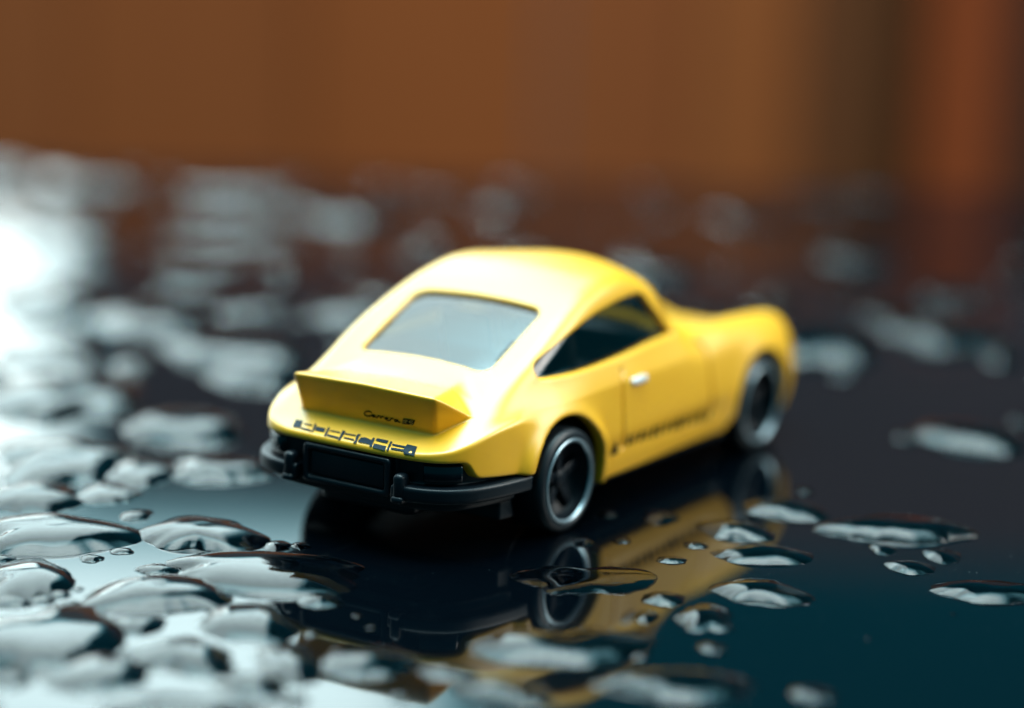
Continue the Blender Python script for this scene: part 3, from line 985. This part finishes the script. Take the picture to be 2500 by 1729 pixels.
# scattered rest of the rain
tries = 0
n_far = 0
while n_far < 80 and tries < 4000:
    tries += 1
    f = rng.uniform(-8, 198)
    r = rng.uniform(-1, 1) * (14 + 0.215 * (f + 235))
    if not (f > 66 or (r < -16 and f > 20)):
        continue
    a = min(9.5, 3.4 * math.exp(rng.gauss(0.2, 0.5)))
    b = a * rng.uniform(0.8, 1.35)
    p = HEAD * f + SIDE * r
    if in_car(p[0], p[1], a + 1):
        continue
    if any(math.hypot(f - q[0], r - q[1]) < 0.68 * (max(a, b) + q[2]) for q in placed):
        continue
    add_drop(f, r, a, b, min((rng.uniform(0.05, 0.12) if r < 0 else rng.uniform(0.12, 0.26)) * min(a, b), 1.1), 1000 + tries, 1.2)
    n_far += 1

# small round beads between the far puddles
n_bead = 0
while n_bead < 75:
    f = rng.uniform(60, 196)
    r = rng.uniform(-1, 1) * (10 + 0.2 * (f + 235))
    a = rng.uniform(0.7, 1.7)
    p = HEAD * f + SIDE * r
    n_bead += 1
    if in_car(p[0], p[1], a + 1) or any(math.hypot(f - q[0], r - q[1]) < a + 0.8 * q[3] for q in placed):
        continue
    add_drop(f, r, a, a * rng.uniform(0.9, 1.2), 0.42 * a, 5000 + n_bead, 0.5)
# fill between the puddles behind the tail
n_fill = tries = 0
while n_fill < 44 and tries < 5000:
    tries += 1
    f = rng.uniform(-60, 8); r = rng.uniform(-48, -9)
    a = rng.uniform(0.5, 2.6)
    p = HEAD * f + SIDE * r
    if in_car(p[0], p[1], a + 0.5) or any(math.hypot(f - q[0], r - q[1]) < 0.82 * (a + 0.5 * (q[2] + q[3])) for q in placed):
        continue
    add_drop(f, r, a, a * rng.uniform(0.8, 1.2), 0.25 * a, 7000 + tries, 1.2)
    n_fill += 1

# names for the water: what it is and which landmark of the car it lies nearest to
LANDMARKS = {"the toy car's rear right tyre": (0, -13), "the toy car's front right tyre": (38, -13), "the toy car's number plate": (-15, 0),
             "the left end of the rear bumper": (-13, 11), "the toy car's rear left tyre": (0, 13), "the toy car's front left tyre": (38, 13)}
KINDS = {'water_puddle': 'broad water puddle', 'water_drop': 'rounded water drop', 'water_bead': 'tiny water bead'}
ORD = ['', 'second ', 'third ', 'fourth ', 'fifth ', 'sixth ', 'seventh ', 'eighth ', 'ninth ', 'tenth ', 'eleventh ', 'twelfth ', 'thirteenth ']
near_sets = {}
for o, name, f, p in water_objs:
    kind = KINDS[name]
    cat = 'puddle' if name == 'water_puddle' else 'water drop'
    if f > 58:
        side_ = 'red post' if float(p @ SIDE) > 20 else 'brown planks'
        tag(o, '%s blurred on the far table towards the %s' % (kind, side_), cat, '%ss on the far table towards the %s' % (kind, side_))
    else:
        d, lm = min((math.hypot(p[0] - q[0], p[1] - q[1]), n_) for n_, q in LANDMARKS.items())
        near_sets.setdefault((name, lm), []).append((d, o))
for (name, lm), lst in near_sets.items():
    lst.sort(key=lambda t: t[0])
    for i, (d, o) in enumerate(lst):
        if i < len(ORD):
            lab = '%s, %snearest of its size to %s' % (KINDS[name], ORD[i], lm)
        else:
            lab = '%s on the table, far out from %s' % (KINDS[name], lm)
        tag(o, lab, 'puddle' if name == 'water_puddle' else 'water drop', 'water lying round the toy car')
